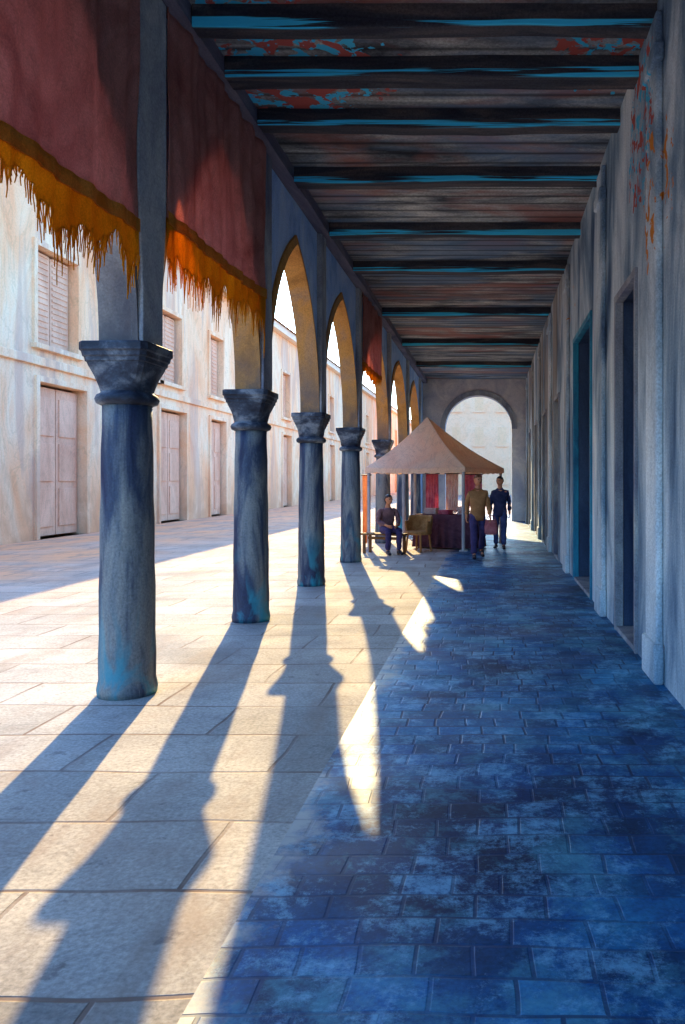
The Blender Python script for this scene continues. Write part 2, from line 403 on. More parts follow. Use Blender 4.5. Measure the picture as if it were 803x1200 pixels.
for ci, cy in enumerate(COLS):
    for x in (xo, xi): quad(bm, (x,cy-HALF,SPR), (x,cy+HALF,SPR), (x,cy+HALF,TOPZ), (x,cy-HALF,TOPZ))
    quad(bm, (xo,cy-HALF,SPR), (xi,cy-HALF,SPR), (xi,cy+HALF,SPR), (xo,cy+HALF,SPR))
for bi, (ya, yb) in enumerate(bays):
    if yb - ya < 1.6 or bi == 0:
        for x in (xo, xi): quad(bm, (x,ya,0), (x,yb,0), (x,yb,TOPZ), (x,ya,TOPZ))
        for y in (ya, yb): quad(bm, (xo,y,0), (xi,y,0), (xi,y,SPR), (xo,y,SPR))
        continue
    pts = arch_pts(ya, yb)
    for x in (xo, xi): tri_strip_face(bm, x, pts, 0)
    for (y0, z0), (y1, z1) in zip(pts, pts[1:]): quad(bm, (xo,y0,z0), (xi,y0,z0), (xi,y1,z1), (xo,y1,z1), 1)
quad(bm, (xo,Y0,TOPZ), (xi,Y0,TOPZ), (xi,Y1,TOPZ), (xo,Y1,TOPZ))
bmesh.ops.remove_doubles(bm, verts=bm.verts[:], dist=.0005)
local(bm, arc_off)
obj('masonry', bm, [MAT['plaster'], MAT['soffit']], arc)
# archivolt mouldings round each arch on the inner side, and pilasters over each column
for bi, (ya, yb) in enumerate(bays):
    if yb - ya < 1.6 or bi == 0: continue
    bm = bmesh.new(); pts = arch_pts(ya, yb, 22); wd = .10
    outer = []
    for i, (y, z) in enumerate(pts):
        a = pts[max(0, i-1)]; b = pts[min(len(pts)-1, i+1)]
        t = Vector((b[0]-a[0], b[1]-a[1])).normalized(); nrm = Vector((-t.y, t.x))
        if i == len(pts)//2: nrm = Vector((0, 1.25))
        outer.append((y + nrm.x*wd, z + nrm.y*wd))
    ring = []
    for (y, z), (yo, zo) in zip(pts, outer):
        ring.append([bm.verts.new(p) for p in ((IN-.004,y,z),(IN+.045,y,z),(IN+.03,yo,zo),(IN-.004,yo,zo))])
    for p, q in zip(ring, ring[1:]):
        for k in range(4): bm.faces.new((p[k], p[(k+1)%4], q[(k+1)%4], q[k]))
    bm.faces.new(ring[0]); bm.faces.new(ring[-1][::-1])
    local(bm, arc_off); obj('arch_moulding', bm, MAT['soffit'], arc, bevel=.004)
for cy in COLS:
    bm = bmesh.new()
    # springer block tapering out of the capital, then the strip running up to the ceiling
    wt = .25 if cy == 5.85 else .165
    secs = [(2.601, .184, .184), (3.0, .184, .184), (3.7, wt, wt), (5.29, wt, wt)]
    _ = [(2.601, .184, .184), (3.0, .184, .184), (3.7, .165, .165), (5.34, .16, .16)]
    rr = []
    for z, a_, b_ in secs:
        rr.append([bm.verts.new(p) for p in ((IN-.01,cy-a_,z),(IN+.075,cy-a_+.01,z),(IN+.075,cy+b_-.01,z),(IN-.01,cy+b_,z))])
    for p, q in zip(rr, rr[1:]):
        for k in range(4): bm.faces.new((p[k], p[(k+1)%4], q[(k+1)%4], q[k]))
    bm.faces.new(rr[0]); bm.faces.new(rr[-1][::-1])
    local(bm, arc_off); obj('pilaster', bm, MAT['pier'], arc, bevel=.012)
bm = bmesh.new(); rbox(bm, IN+.001, IN+.17, Y0, Y1, 5.30, 5.459, .5, .006, 4)
local(bm, arc_off); obj('wall_plate', bm, MAT['plate'], arc)

# ------------------------------------------------------------------ ceiling and beams
bm = bmesh.new(); box(bm, -2.595, WALL_R + .5, Y0, Y1, 5.46, 5.75)
tag(obj('ceiling', bm, MAT['ceiling']), kind='structure')
BY = [-1.5, .4, 2.2, 3.9, 5.2, 6.42, 7.25, 8.22, 9.75, 11.8, 13.9, 17.6, 21.5, 25.6]
BL = {6.42: 'charcoal ceiling beam nearest the viewer at the top edge of the picture', 7.25: 'second ceiling beam from the front with a faint turquoise paint line',
      8.22: 'third ceiling beam from the front beside rusty brown boards', 9.75: 'fourth ceiling beam from the front with a long turquoise paint streak',
      11.8: 'fifth ceiling beam from the front above the blue pointed arch', 13.9: 'sixth ceiling beam from the front with turquoise streaks along its lower edge',
      17.6: 'seventh ceiling beam from the front, the third last before the end arch', 21.5: 'second last ceiling beam before the arch at the end of the walk',
      25.6: 'last and smallest ceiling beam just before the arch at the end of the walk'}
for i, y in enumerate(BY):
    bm = bmesh.new()
    rbox(bm, 0, WALL_R + .02 - (IN + .17), -.11, .11, -.005, .178, .12, .014, i * 3.1)
    for v in bm.verts:
        if v.co.z > .08: v.co.z = .2
        v.co.y *= [1, .8, 1.15, .9][i % 4]; v.co.z += .012*math.sin(v.co.x*1.7 + i*2)
    o = obj('ceiling_beam', bm, MAT['beam'], bevel=.012); o.location = (IN + .172, y, 5.278); o.rotation_euler = (0, 0, R(random.uniform(-.5, .5)))
    tag(o, BL.get(y, 'dark ceiling beam over the near end of the walk, above and behind the viewer'), 'beam', 'beams across the arcade ceiling')

# ------------------------------------------------------------------ columns
def make_column():
    t = empty('stone_column', (0,0,0), 'x', 'column', 'columns of the arcade')
    bm = bmesh.new(); secs = [(0, .205, 0), (.05, .212, 0), (.09, .205, 0), (.12, .198, 0)]
    for k in range(1, 13): z = .12 + (2.16 - .12)*k/12; secs.append((z, .198 - .026*(k/12)**1.4 + .003*math.sin(k*2.1), 0))
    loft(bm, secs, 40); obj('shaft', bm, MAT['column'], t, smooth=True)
    bm = bmesh.new()
    loft(bm, [(2.15,.18,0),(2.165,.212,0),(2.195,.224,0),(2.225,.212,0),(2.24,.185,0),(2.255,.18,0)], 40)
    obj('neck_ring', bm, MAT['capital'], t, smooth=True)
    bm = bmesh.new()
    loft(bm, [(2.25,.182,0),(2.29,.19,.15),(2.36,.198,.5),(2.43,.212,.85),(2.455,.217,.92)], 40)
    obj('bell', bm, MAT['capital'], t)
    bm = bmesh.new()
    loft(bm, [(2.452,.21,.97),(2.46,.222,1),(2.49,.226,1),(2.497,.236,1),(2.53,.241,1),(2.54,.252,1),(2.592,.252,1),(2.6,.246,1)], 40)
    obj('abacus', bm, MAT['capital'], t, bevel=.004)
    return t
CL = {5.85: 'thick weathered column nearest the viewer, dark blue with turquoise at its foot',
      8.87: 'second column from the front, standing between the nearest column and the blue arch',
      11.85: 'third column from the front, at the far side of the blue pointed arch',
      15.2: 'slim dark column just to the left of the beige market tent',
      19.75: 'column right behind the market tent at its left side',
      24.2: 'column farther down the row behind the tent, second last', 28.4: 'last column of the row, next to the wall with the end arch',
      2.85: 'column beside the viewer, outside the picture on the left', -.15: 'column level with the viewer, outside the picture', -3.15: 'column behind the viewer, first of the row'}
proto = make_column()
for i, cy in enumerate(COLS):
    if i == 0: o = proto
    else:
        o = proto.copy(); COL.objects.link(o)
        for ch in proto.children:
            c = ch.copy(); COL.objects.link(c); c.parent = o
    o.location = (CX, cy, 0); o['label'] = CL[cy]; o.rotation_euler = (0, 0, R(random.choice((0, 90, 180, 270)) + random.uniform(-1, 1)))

# ------------------------------------------------------------------ hanging curtains
def curtain(ya, yb, zb, label, seed, fringe=.55, ztop=5.33):
    t = empty('hanging_curtain', (IN + .05, (ya+yb)/2, ztop), label, 'curtain', 'maroon curtains hung in the arches')
    off = Vector((IN + .05, (ya+yb)/2, ztop))
    rnd = random.Random(seed)
    def fold(y, z):
        k = (ztop - z) / (ztop - zb)
        return .022 * math.sin(y*12 + seed + 1.5*math.sin(y*2.3)) * (1.1 - .5*k) + .008 * math.sin(y*31 + 2*math.sin(z*2+seed)) + .02*noise.noise(Vector((y*1.5, z*1.5, seed)))
    bm = bmesh.new(); ny, nz = 120, 20; g = []
    sag = lambda y: -.03 * math.sin(math.pi*(y-ya)/(yb-ya))
    for j in range(nz + 1):
        row = []
        for i in range(ny + 1):
            y = ya + (yb-ya)*i/ny; z = ztop + (zb + sag(y) - ztop)*j/nz
            row.append(bm.verts.new((IN + .085 + fold(y, z), y, z)))
        g.append(row)
    for j in range(nz):
        for i in range(ny): bm.faces.new((g[j][i], g[j][i+1], g[j+1][i+1], g[j+1][i]))
    local(bm, off); o = obj('canvas', bm, MAT['curtain'], t, smooth=True)
    s = o.modifiers.new('s', 'SOLIDIFY'); s.thickness = .006; s.offset = 0
    bm = bmesh.new(); ring = []
    for i in range(ny + 1):
        y = ya + (yb-ya)*i/ny; z = zb + sag(y); x = IN + .085 + fold(y, z)
        ring.append([bm.verts.new(p) for p in ((x-.012,y,z-.045),(x+.016,y,z-.05),(x+.016,y,z+.045),(x-.012,y,z+.04))])
    for p, q in zip(ring, ring[1:]):
        for k in range(4): bm.faces.new((p[k], p[(k+1)%4], q[(k+1)%4], q[k]))
    local(bm, off); obj('hem_band', bm, MAT['trim'], t)
    # ragged fringe below the band
    bm = bmesh.new(); n = int((yb-ya)/.0125); m = 12; prev = None
    for i in range(n + 1):
        y = ya + (yb-ya)*i/n
        n1 = noise.noise(Vector((y*1.3, seed, 0))); n2 = noise.noise(Vector((y*3.7, seed, 3))); n3 = noise.noise(Vector((y*12, seed, 5)))
        L = fringe*max(.2, .62 + .5*n1 + .42*n2 + .2*n3); Lc = L*.55
        fx = lambda q, yy: IN + .085 + fold(yy, zb)*(1-.5*q) + .012*noise.noise(Vector((yy*6, q*2, seed)))
        cur = [bm.verts.new((fx(k/6*.55, y), y, zb + sag(y) - .01 - Lc*k/6)) for k in range(7)]
        if prev:
            for k in range(6): bm.faces.new((prev[k], cur[k], cur[k+1], prev[k+1]))
        prev = cur
        Ls = L*rnd.uniform(.62, 1.12); dr = rnd.uniform(-.02, .02); pr = None
        for k in range(5):
            q = k/4; zz_ = zb + sag(y) - .01 - Lc*.97 - (Ls - Lc*.97)*q if Ls > Lc else zb + sag(y) - .01 - Lc*.97 - .02*q
            wd = .0125*(1.05 - .55*q); yc = y + dr*q*q + .006*math.sin(q*5+i)
            c2 = [bm.verts.new((fx(.55+.45*q, y)+.001, yc-wd/2, zz_)), bm.verts.new((fx(.55+.45*q, y)+.001, yc+wd/2, zz_))]
            if pr: bm.faces.new((pr[0], pr[1], c2[1], c2[0]))
            pr = c2
    local(bm, off); o = obj('fringe', bm, MAT['fringe'], t)
    s = o.modifiers.new('s', 'SOLIDIFY'); s.thickness = .003; s.offset = 0
    bm = bmesh.new(); tube(bm, [(IN+.085,ya-.02,ztop-.005),(IN+.085,yb+.02,ztop-.005)], .018, 10)
    local(bm, off); obj('rail', bm, MAT['iron'], t, smooth=True)
curtain(3.05, 5.585, 3.42, 'large maroon curtain with amber fringe hung left of the nearest column', 1.3, .85)
curtain(6.115, 8.69, 3.66, 'maroon curtain with amber fringe hung between the nearest column and the second', 4.1, .85)
curtain(15.38, 17.9, 3.92, 'small dull red curtain hung above and beyond the column beside the market tent', 7.7, .3)

# ------------------------------------------------------------------ right wall
rw = empty('plastered_wall', (WALL_R, 12, 0), 'grey streaked plaster wall with doorways along the right side of the walk', 'wall')
ro = Vector((WALL_R, 12, 0))
DOORS = [(-3.2,-1.8,3.2,'navy'), (1.6,3.0,3.3,'navy'), (7.15,8.35,3.55,'navy'), (10.35,12.55,3.85,'navy'), (15.2,16.4,3.3,'brown'), (18.8,20.0,3.3,'brown'), (22.4,23.6,3.3,'brown'), (26.0,27.2,3.3,'brown')]
bm = bmesh.new(); y = Y0
for (a_, b_, h, k) in DOORS:
    box(bm, WALL_R, WALL_R+.5, y, a_, 0, 5.548)
    box(bm, WALL_R, WALL_R+.5, a_, b_, h, 5.548)
    y = b_
box(bm, WALL_R, WALL_R+.5, y, Y1, 0, 5.548)
bmesh.ops.remove_doubles(bm, verts=bm.verts[:], dist=.0005)
local(bm, ro); obj('masonry', bm, MAT['rwall'], rw)
for (a_, b_, h, k) in DOORS:
    far = k == 'brown'
    bm = bmesh.new(); n = 5
    for i in range(n):
        y0 = a_+.07+(b_-a_-.14)*i/n; y1 = a_+.07+(b_-a_-.14)*(i+1)/n-.008
        box(bm, WALL_R+.30, WALL_R+.35, y0, y1, .02, h-.08)
    box(bm, WALL_R+.275, WALL_R+.31, a_+.075, b_-.085, .25, .42); box(bm, WALL_R+.275, WALL_R+.31, a_+.075, b_-.085, h-.6, h-.44)
    box(bm, WALL_R+.36, WALL_R+.48, a_+.005, b_-.005, .02, h-.005)
    local(bm, ro); dr = obj('door', bm, MAT['door_brown'] if far else MAT['door_navy'], rw, bevel=.004)
    bm = bmesh.new(); yy = a_+.25
    tube(bm, [(WALL_R+.27,yy,1.0),(WALL_R+.22,yy,1.0),(WALL_R+.22,yy,1.14),(WALL_R+.27,yy,1.14)], .012, 8)
    box(bm, WALL_R+.262, WALL_R+.302, yy-.03, yy+.03, .95, 1.2)
    local(bm, ro); h_ = obj('handle', bm, MAT['iron'], dr)
    bm = bmesh.new(); fw = .10
    box(bm, WALL_R-.03, WALL_R+.06, a_+.002, a_+.065, .003, h-.002)
    box(bm, WALL_R-.03, WALL_R+.06, b_-.065, b_-.002, .003, h-.002)
    box(bm, WALL_R-.03, WALL_R+.06, a_+.068, b_-.068, h-.075, h-.002)
    local(bm, ro); obj('door_frame', bm, MAT['turquoise'] if h > 3.8 else MAT['pier'], rw, bevel=.005)
    bm = bmesh.new()
    box(bm, WALL_R+.063, WALL_R+.29, a_+.002, a_+.055, .003, h-.002)
    box(bm, WALL_R+.063, WALL_R+.29, b_-.055, b_-.002, .003, h-.002)
    box(bm, WALL_R+.063, WALL_R+.29, a_+.058, b_-.058, h-.065, h-.002)
    local(bm, ro); obj('door_lining', bm, MAT['door_brown'] if far else MAT['door_navy'], rw)
    bm = bmesh.new(); box(bm, WALL_R-.02, WALL_R+.3, a_+.07, b_-.07, .0, .05)
    local(bm, ro); obj('doorstep', bm, MAT['pier'], rw, bevel=.008)
for y in (-4.2, .3, 4.6, 6.3, 9.3, 13.5, 17.4, 21.1, 24.7, 28.3):
    bm = bmesh.new()
    box(bm, WALL_R-.06, WALL_R-.002, y-.21, y+.21, 0, 5.27)
    box(bm, WALL_R-.085, WALL_R-.002, y-.25, y+.25, 0.003, .32)
    box(bm, WALL_R-.09, WALL_R-.002, y-.26, y+.26, 4.86, 5.0)
    local(bm, ro); obj('pilaster', bm, MAT['rwall'], rw, bevel=.02)

# ------------------------------------------------------------------ end wall with round arch
ew = empty('end_wall', (0, END, 0), 'grey violet wall with a round arch opening at the end of the walk', 'wall')
bm = bmesh.new(); ax, aw, spz = -.46, 1.28, 3.55
pts = [(ax - aw, 0.0)] + [(ax - aw*math.cos(math.pi*k/24), spz + aw*1.0*math.sin(math.pi*k/24)) for k in range(25)] + [(ax + aw, 0.0)]
xl, xr = -2.90, WALL_R + .5
for y in (END, END+.45):
    arcp = pts[1:-1]
    for (x0, z0), (x1, z1) in zip(arcp, arcp[1:]): quad(bm, (x0,y,z0), (x1,y,z1), (x1,y,TOPZ), (x0,y,TOPZ))
    quad(bm, (xl,y,0), (ax-aw,y,0), (ax-aw,y,TOPZ), (xl,y,TOPZ)); quad(bm, (ax+aw,y,0), (xr,y,0), (xr,y,TOPZ), (ax+aw,y,TOPZ))
for (x0, z0), (x1, z1) in zip(pts, pts[1:]): quad(bm, (x0,END,z0), (x1,END,z1), (x1,END+.45,z1), (x0,END+.45,z0), 1)
for x in (xl, xr): quad(bm, (x,END,0), (x,END+.45,0), (x,END+.45,TOPZ), (x,END,TOPZ))
quad(bm, (xl,END,TOPZ), (xr,END,TOPZ), (xr,END+.45,TOPZ), (xl,END+.45,TOPZ))
bmesh.ops.remove_doubles(bm, verts=bm.verts[:], dist=.0005)
for v in bm.verts: v.co -= Vector((0, END, 0)); v.co.y += .002
obj('masonry', bm, [simple('violet_grey_plaster', (.46,.42,.46), (.86,.76,.66), 1.2, seed=5), MAT['pier']], ew)
bm = bmesh.new(); n = 24; ring = []
for k in range(n+1):
    a_ = math.pi*k/n; c, s = -math.cos(a_), math.sin(a_)
    ring.append([bm.verts.new((ax + c*r_, y_, spz + s*r_)) for r_, y_ in ((aw+.002,.0),(aw+.002,-.06),(aw+.2,-.05),(aw+.2,.0))])
for p, q in zip(ring, ring[1:]):
    for k in range(4): bm.faces.new((p[k], p[(k+1)%4], q[(k+1)%4], q[k]))
bm.faces.new(ring[0]); bm.faces.new(ring[-1][::-1])
obj('arch_moulding', bm, MAT['pier'], ew)

# ------------------------------------------------------------------ building across the court
FX = -12.0; FH = 10.2
fb = empty('pale_building', (FX, 40, 0), 'long pale peach building with mauve shutters across the sunny court', 'building')
fo = Vector((FX, 40, 0))
gr_open = []; up = []
k = 0; y = 9.2
yy = [9.0, 14.8, 20.7, 25.0, 28.3, 33.4, 38.8, 45, 51.5, 58, 66, 75, 86, 98, 112]
for i, y in enumerate(yy):
    wd = 2.4 if i % 2 == 0 else 1.9
    gr_open.append((y, y + wd, 0, 4.2)); 
    up.append((y - .1 + (1.6 if i == 3 else 0), y + wd*.8 + (1.6 if i == 3 else 0), 5.2, 7.8))
opens = gr_open + up
# wall as strips between openings (columns of cells along y)
ys = sorted({4.0, 140.0} | {round(o_[0], 3) for o_ in opens} | {round(o_[1], 3) for o_ in opens})
bm = bmesh.new()
for a_, b_ in zip(ys, ys[1:]):
    m = (a_ + b_)/2; cuts = sorted([(o_[2], o_[3]) for o_ in opens if o_[0] < m < o_[1]]); z = 0
    for c0, c1 in cuts:
        if c0 > z: quad(bm, (FX,a_,z), (FX,b_,z), (FX,b_,c0), (FX,a_,c0))
        z = c1
    quad(bm, (FX,a_,z), (FX,b_,z), (FX,b_,FH), (FX,a_,FH))
for (a_, b_, c0, c1) in opens:
    quad(bm, (FX,a_,c0), (FX-.4,a_,c0), (FX-.4,a_,c1), (FX,a_,c1)); quad(bm, (FX,b_,c0), (FX-.4,b_,c0), (FX-.4,b_,c1), (FX,b_,c1))
    quad(bm, (FX,a_,c1), (FX-.4,a_,c1), (FX-.4,b_,c1), (FX,b_,c1)); quad(bm, (FX,a_,c0), (FX-.4,a_,c0), (FX-.4,b_,c0), (FX,b_,c0))
quad(bm, (FX-7,4,0), (FX-7,140,0), (FX-7,140,FH), (FX-7,4,FH))
for y_ in (4, 140): quad(bm, (FX,y_,0), (FX-7,y_,0), (FX-7,y_,FH), (FX,y_,FH))
quad(bm, (FX,4,FH), (FX,140,FH), (FX-7,140,FH), (FX-7,4,FH))
bmesh.ops.remove_doubles(bm, verts=bm.verts[:], dist=.0005)
local(bm, fo); obj('wall', bm, MAT['facade'], fb)
bm = bmesh.new()
box(bm, FX-.02, FX+.35, 3.9, 140.1, FH-.35, FH+.02); local(bm, fo); obj('cornice', bm, MAT['fstone'], fb, bevel=.03)
bm = bmesh.new(); box(bm, FX-.02, FX+.10, 3.9, 140.1, 4.62, 4.85); local(bm, fo); obj('string_course', bm, MAT['facade'], fb, bevel=.02)
bm = bmesh.new()
for i, (x0, x1, z) in enumerate(((0, 0, 0),)):
    v0 = [(FX+.5,3.6,FH+.03),(FX+.5,140.4,FH+.03),(FX-3.5,138,FH+1.9),(FX-3.5,6,FH+1.9),(FX-7.5,3.6,FH+.03),(FX-7.5,140.4,FH+.03)]
    vv = [bm.verts.new(p) for p in v0]
    bm.faces.new((vv[0],vv[1],vv[2],vv[3])); bm.faces.new((vv[5],vv[4],vv[3],vv[2])); bm.faces.new((vv[1],vv[5],vv[2])); bm.faces.new((vv[4],vv[0],vv[3])); bm.faces.new((vv[0],vv[4],vv[5],vv[1]))
local(bm, fo); obj('roof', bm, simple('terracotta_tiles', (.22,.08,.04), (.36,.16,.09), 4, (1,4,1)), fb)
for j, (a_, b_, c0, c1) in enumerate(opens):
    isdoor = c0 == 0; nm = 'door' if isdoor else 'window'
    mt = MAT['shutter_o'] if j % 5 == 3 else MAT['shutter']
    bm = bmesh.new(); mid = (a_+b_)/2
    for q0, q1 in ((a_+.08, mid-.02), (mid+.02, b_-.08)):
        box(bm, FX-.26, FX-.20, q0, q1, c0+.06, c1-.08)
        n = int((c1-c0)/.16)
        if not isdoor:
            for k in range(1, n): box(bm, FX-.205, FX-.175, q0+.07, q1-.07, c0+.06+k*.16, c0+.13+k*.16)
        else:
            for k in range(3): box(bm, FX-.205, FX-.17, q0+.12, q1-.12, c0+.3+k*1.25, c0+1.35+k*1.25)
    local(bm, fo); p = obj(nm, bm, mt, fb, bevel=.006)
    bm = bmesh.new(); s_ = .16
    box(bm, FX-.02, FX+.07, a_-s_, a_-.002, c0+.002, c1+s_); box(bm, FX-.02, FX+.07, b_+.002, b_+s_, c0+.002, c1+s_)
    box(bm, FX-.02, FX+.07, a_, b_, c1+.002, c1+s_)
    if not isdoor: box(bm, FX-.02, FX+.16, a_-s_-.06, b_+s_+.06, c0-.14, c0)
    local(bm, fo); obj('surround', bm, MAT['facade'], p, bevel=.012)

# pale building far beyond the end arch
db = empty('distant_building', (0, 82, 0), 'hazy cream building seen through the round arch at the end of the walk', 'building')
bm = bmesh.new(); box(bm, -7.5, 8.5, 0, 8, 0, 12); obj('wall', bm, MAT['cream'], db)
bm = bmesh.new(); box(bm, -7.7, 8.7, -.2, 8.2, 12.002, 12.4); obj('cornice', bm, MAT['cream'], db, bevel=.05)
for zx in (1.2, 5.2, 8.8):
    for xx in (-6, -3.6, -1.2, 1.2, 3.6, 6):
        bm = bmesh.new(); box(bm, xx-.45, xx+.45, -.02, .06, zx, zx+1.9)
        box(bm, xx-.03, xx+.03, -.05, -.021, zx+.05, zx+1.85); obj('window', bm, MAT['shutter_pale'], db)
        bm = bmesh.new(); box(bm, xx-.6, xx+.6, -.14, -.002, zx-.16, zx-.002); obj('sill', bm, MAT['cream'], db.children[-1])

# ------------------------------------------------------------------ market tent
TH = R(21); NX, NY, TS = -.57, 17.3, 2.52
tl = math.cos(TH), math.sin(TH)
N_ = Vector((NX, NY, 0)); L_ = N_ + TS*Vector((-math.cos(TH), math.sin(TH), 0)); R_ = N_ + TS*Vector((math.sin(TH), math.cos(TH), 0)); B_ = L_ + (R_ - N_)
ctr = (L_ + R_)/2
tent = empty('market_tent', ctr, 'open sided market tent with a pointed beige canvas roof and pale poles', 'tent')
EZ, AZ = 1.88, 3.10
apex = ctr + Vector((-.22, -.25, AZ))
bm = bmesh.new(); cs = [L_, N_, R_, B_]; nseg = 14
rows = []
for j in range(nseg + 1):
    t = j/nseg; row = []
    for k in range(4):
        a_, b_ = cs[k], cs[(k+1) % 4]
        for i in range(12):
            u = i/12; e = a_.lerp(b_, u); e = Vector((e.x, e.y, EZ - .03*math.sin(math.pi*u)))
            tt = t; p = e.lerp(apex, tt); sagz = -.22*math.sin(math.pi*t)*(.55 + .45*abs(2*u-1) * 0 + .3*math.sin(math.pi*u))
            p.z += sagz*.75; row.append(p - ctr)
    rows.append(row)
vr = [[bm.verts.new(p) for p in row] for row in rows[:-1]]; top = bm.verts.new(apex - ctr)
for p, q in zip(vr, vr[1:]):
    for k in range(48): bm.faces.new((p[k], p[(k+1)%48], q[(k+1)%48], q[k]))
for k in range(48): bm.faces.new((vr[-1][k], vr[-1][(k+1)%48], top))
cn = obj('canopy', bm, MAT['canopy'], tent); s = cn.modifiers.new('s', 'SOLIDIFY'); s.thickness = .008
bm = bmesh.new(); lo = []
for k in range(4):
    a_, b_ = cs[k], cs[(k+1) % 4]
    for i in range(24):
        u = i/24; e = a_.lerp(b_, u); z = EZ - .03*math.sin(math.pi*u)
        d = (e - ctr).normalized()*.006
        lo.append((bm.verts.new(Vector((e.x, e.y, z+.004)) + d - ctr), bm.verts.new(Vector((e.x, e.y, z - .10 - .025*abs(math.sin(u*math.pi*8)))) + d*2 - ctr)))
for k in range(96): p, q = lo[k], lo[(k+1) % 96]; bm.faces.new((p[0], q[0], q[1], p[1]))
vl = obj('valance', bm, MAT['canopy'], cn); s = vl.modifiers.new('s', 'SOLIDIFY'); s.thickness = .006
for c_ in cs:
    p = c_ + (ctr - c_)*.05
    bm = bmesh.new(); tube(bm, [(p.x-ctr.x, p.y-ctr.y, 0), (p.x-ctr.x, p.y-ctr.y, EZ-.03)], .038, 12)
    box(bm, p.x-ctr.x-.09, p.x-ctr.x+.09, p.y-ctr.y-.09, p.y-ctr.y+.09, 0.001, .03)
    obj('pole', bm, MAT['post'], tent)
m_ = N_.lerp(L_, .62); m_ = m_ + (ctr-m_)*.06
bm = bmesh.new(); tube(bm, [(m_.x-ctr.x, m_.y-ctr.y, 0), (m_.x-ctr.x, m_.y-ctr.y, EZ-.03)], .042, 12); obj('pole', bm, MAT['post'], tent)
bm = bmesh.new()
for a_, b_ in ((L_,N_),(N_,R_),(R_,B_),(B_,L_)):
    a2 = a_ + (ctr-a_)*.05 - ctr; b2 = b_ + (ctr-b_)*.05 - ctr
    tube(bm, [(a2.x,a2.y,EZ-.05),(b2.x,b2.y,EZ-.05)], .018, 8)
    tube(bm, [(a2.x,a2.y,EZ-.05),(apex.x-ctr.x,apex.y-ctr.y,AZ-.12)], .014, 8)
obj('roof_frame', bm, MAT['post'], tent)

def tp(u, v, z=0):    # u along front-left edge from N to L (0..1), v going back
    p = N_ + (L_ - N_)*u + (R_ - N_)*v; return Vector((p.x, p.y, z))
# stall table in a plum cloth
tb = empty('stall_table', tp(.28, .30), 'market table draped in a dark plum cloth under the tent', 'table', rz=-TH)
bm = bmesh.new(); box(bm, -.72, .72, -.32, .32, .74, .78); obj('table_top', bm, MAT['brownwood'], tb, bevel=.005)
for sx in (-1, 1):
    for sy in (-1, 1):
        bm = bmesh.new(); box(bm, sx*.66-.025, sx*.66+.025, sy*.27-.025, sy*.27+.025, 0, .74); obj('leg', bm, MAT['brownwood'], tb)
def drape(hx, hy, top, bot, seed, folds=26):
    bm = bmesh.new(); n = 160; rings = []
    for j in range(9):
        q = j/8; ring = []
        for k in range(n):
            a_ = 2*math.pi*k/n; c, s = math.cos(a_), math.sin(a_); m = max(abs(c)/1.0, abs(s)/1.0); rr = 1/m
            rr = .88*rr + .12*min(rr, 1.15)
            am = .03*q*math.sin(folds*a_ + seed + 1.5*math.sin(a_*3))
            ring.append(bm.verts.new((c*rr*(hx+.012+am+.03*q), s*rr*(hy+.012+am+.03*q), top - (top-bot)*q)))
        rings.append(ring)
    for p, q in zip(rings, rings[1:]):
        for k in range(n): bm.faces.new((p[k], p[(k+1)%n], q[(k+1)%n], q[k]))
    bm.faces.new(rings[0]); return bm
o = obj('tablecloth', drape(.74, .34, .792, .04, 2), MAT['tablecloth']); o.location = tp(.28, .30); o.rotation_euler.z = -TH
tag(o, 'dark plum tablecloth hanging to the ground over the market table', 'tablecloth')
# goods on the table: folded cloths and small boxes
def folded(u, v, rz, mat, label, cat='cloth', h=.12, w_=.15, d_=.11):
    bm = bmesh.new()
    for k in range(4):
        z0 = k*h/4; j = random.uniform(-.01, .01)
        box(bm, -w_+j, w_+j, -d_, d_, z0+.001, z0+h/4-.002)
    o = obj('folded_cloth', bm, mat, bevel=.009); o.location = tp(u, v, .793); o.rotation_euler.z = rz
    tag(o, label, cat, 'folded cloths on the stall table')
folded(.46, .29, -TH+.1, MAT['pinkwhite'], 'pale pink folded cloths at the left end of the stall table', h=.14)
folded(.30, .26, -TH-.2, MAT['magenta'], 'magenta folded cloths in the middle of the stall table', h=.10)
folded(.14, .30, -TH+.05, MAT['pinkwhite'], 'pale folded cloths at the right end of the stall table', h=.18, w_=.12)
# hanging cloths behind the table
def hang(u, v, w_, z0, z1, mat, label, seed, rz=-TH):
    t = empty('hanging_cloth', tp(u, v, z1), label, 'cloth', 'cloths hung for sale in the tent', rz)
    bm = bmesh.new(); n = 30; g = []
    for j in range(13):
        q = j/12; g.append([bm.verts.new(((i/n-.5)*w_*(1-.06*q), .025*math.sin(i*.9+seed+q)*(.3+q), -(z1-z0)*q - .02*math.sin(i*.5+seed)*q)) for i in range(n+1)])
    for j in range(12):
        for i in range(n): bm.faces.new((g[j][i], g[j][i+1], g[j+1][i+1], g[j+1][i]))
    o = obj('fabric', bm, mat, t, smooth=True); s = o.modifiers.new('s', 'SOLIDIFY'); s.thickness = .005
    bm = bmesh.new(); tube(bm, [(-w_/2-.03,0,.008),(w_/2+.03,0,.008)], .012, 8)
    for sx in (-1, 1): tube(bm, [(sx*w_*.4,0,.008),(sx*w_*.4,0,EZ-.05-z1)], .004, 6)
    obj('hanger_rod', bm, MAT['iron'], t)
hang(.17, .60, .48, .95, 1.72, MAT['magenta'], 'magenta cloth hung at the right inside the tent', 1)
hang(.40, .63, .34, .80, 1.74, MAT['pinkwhite'], 'pale pink cloth hung in the middle inside the tent', 3)
hang(.60, .60, .34, .70, 1.74, MAT['magenta'], 'rose magenta cloth hung left of the pale one inside the tent', 5)
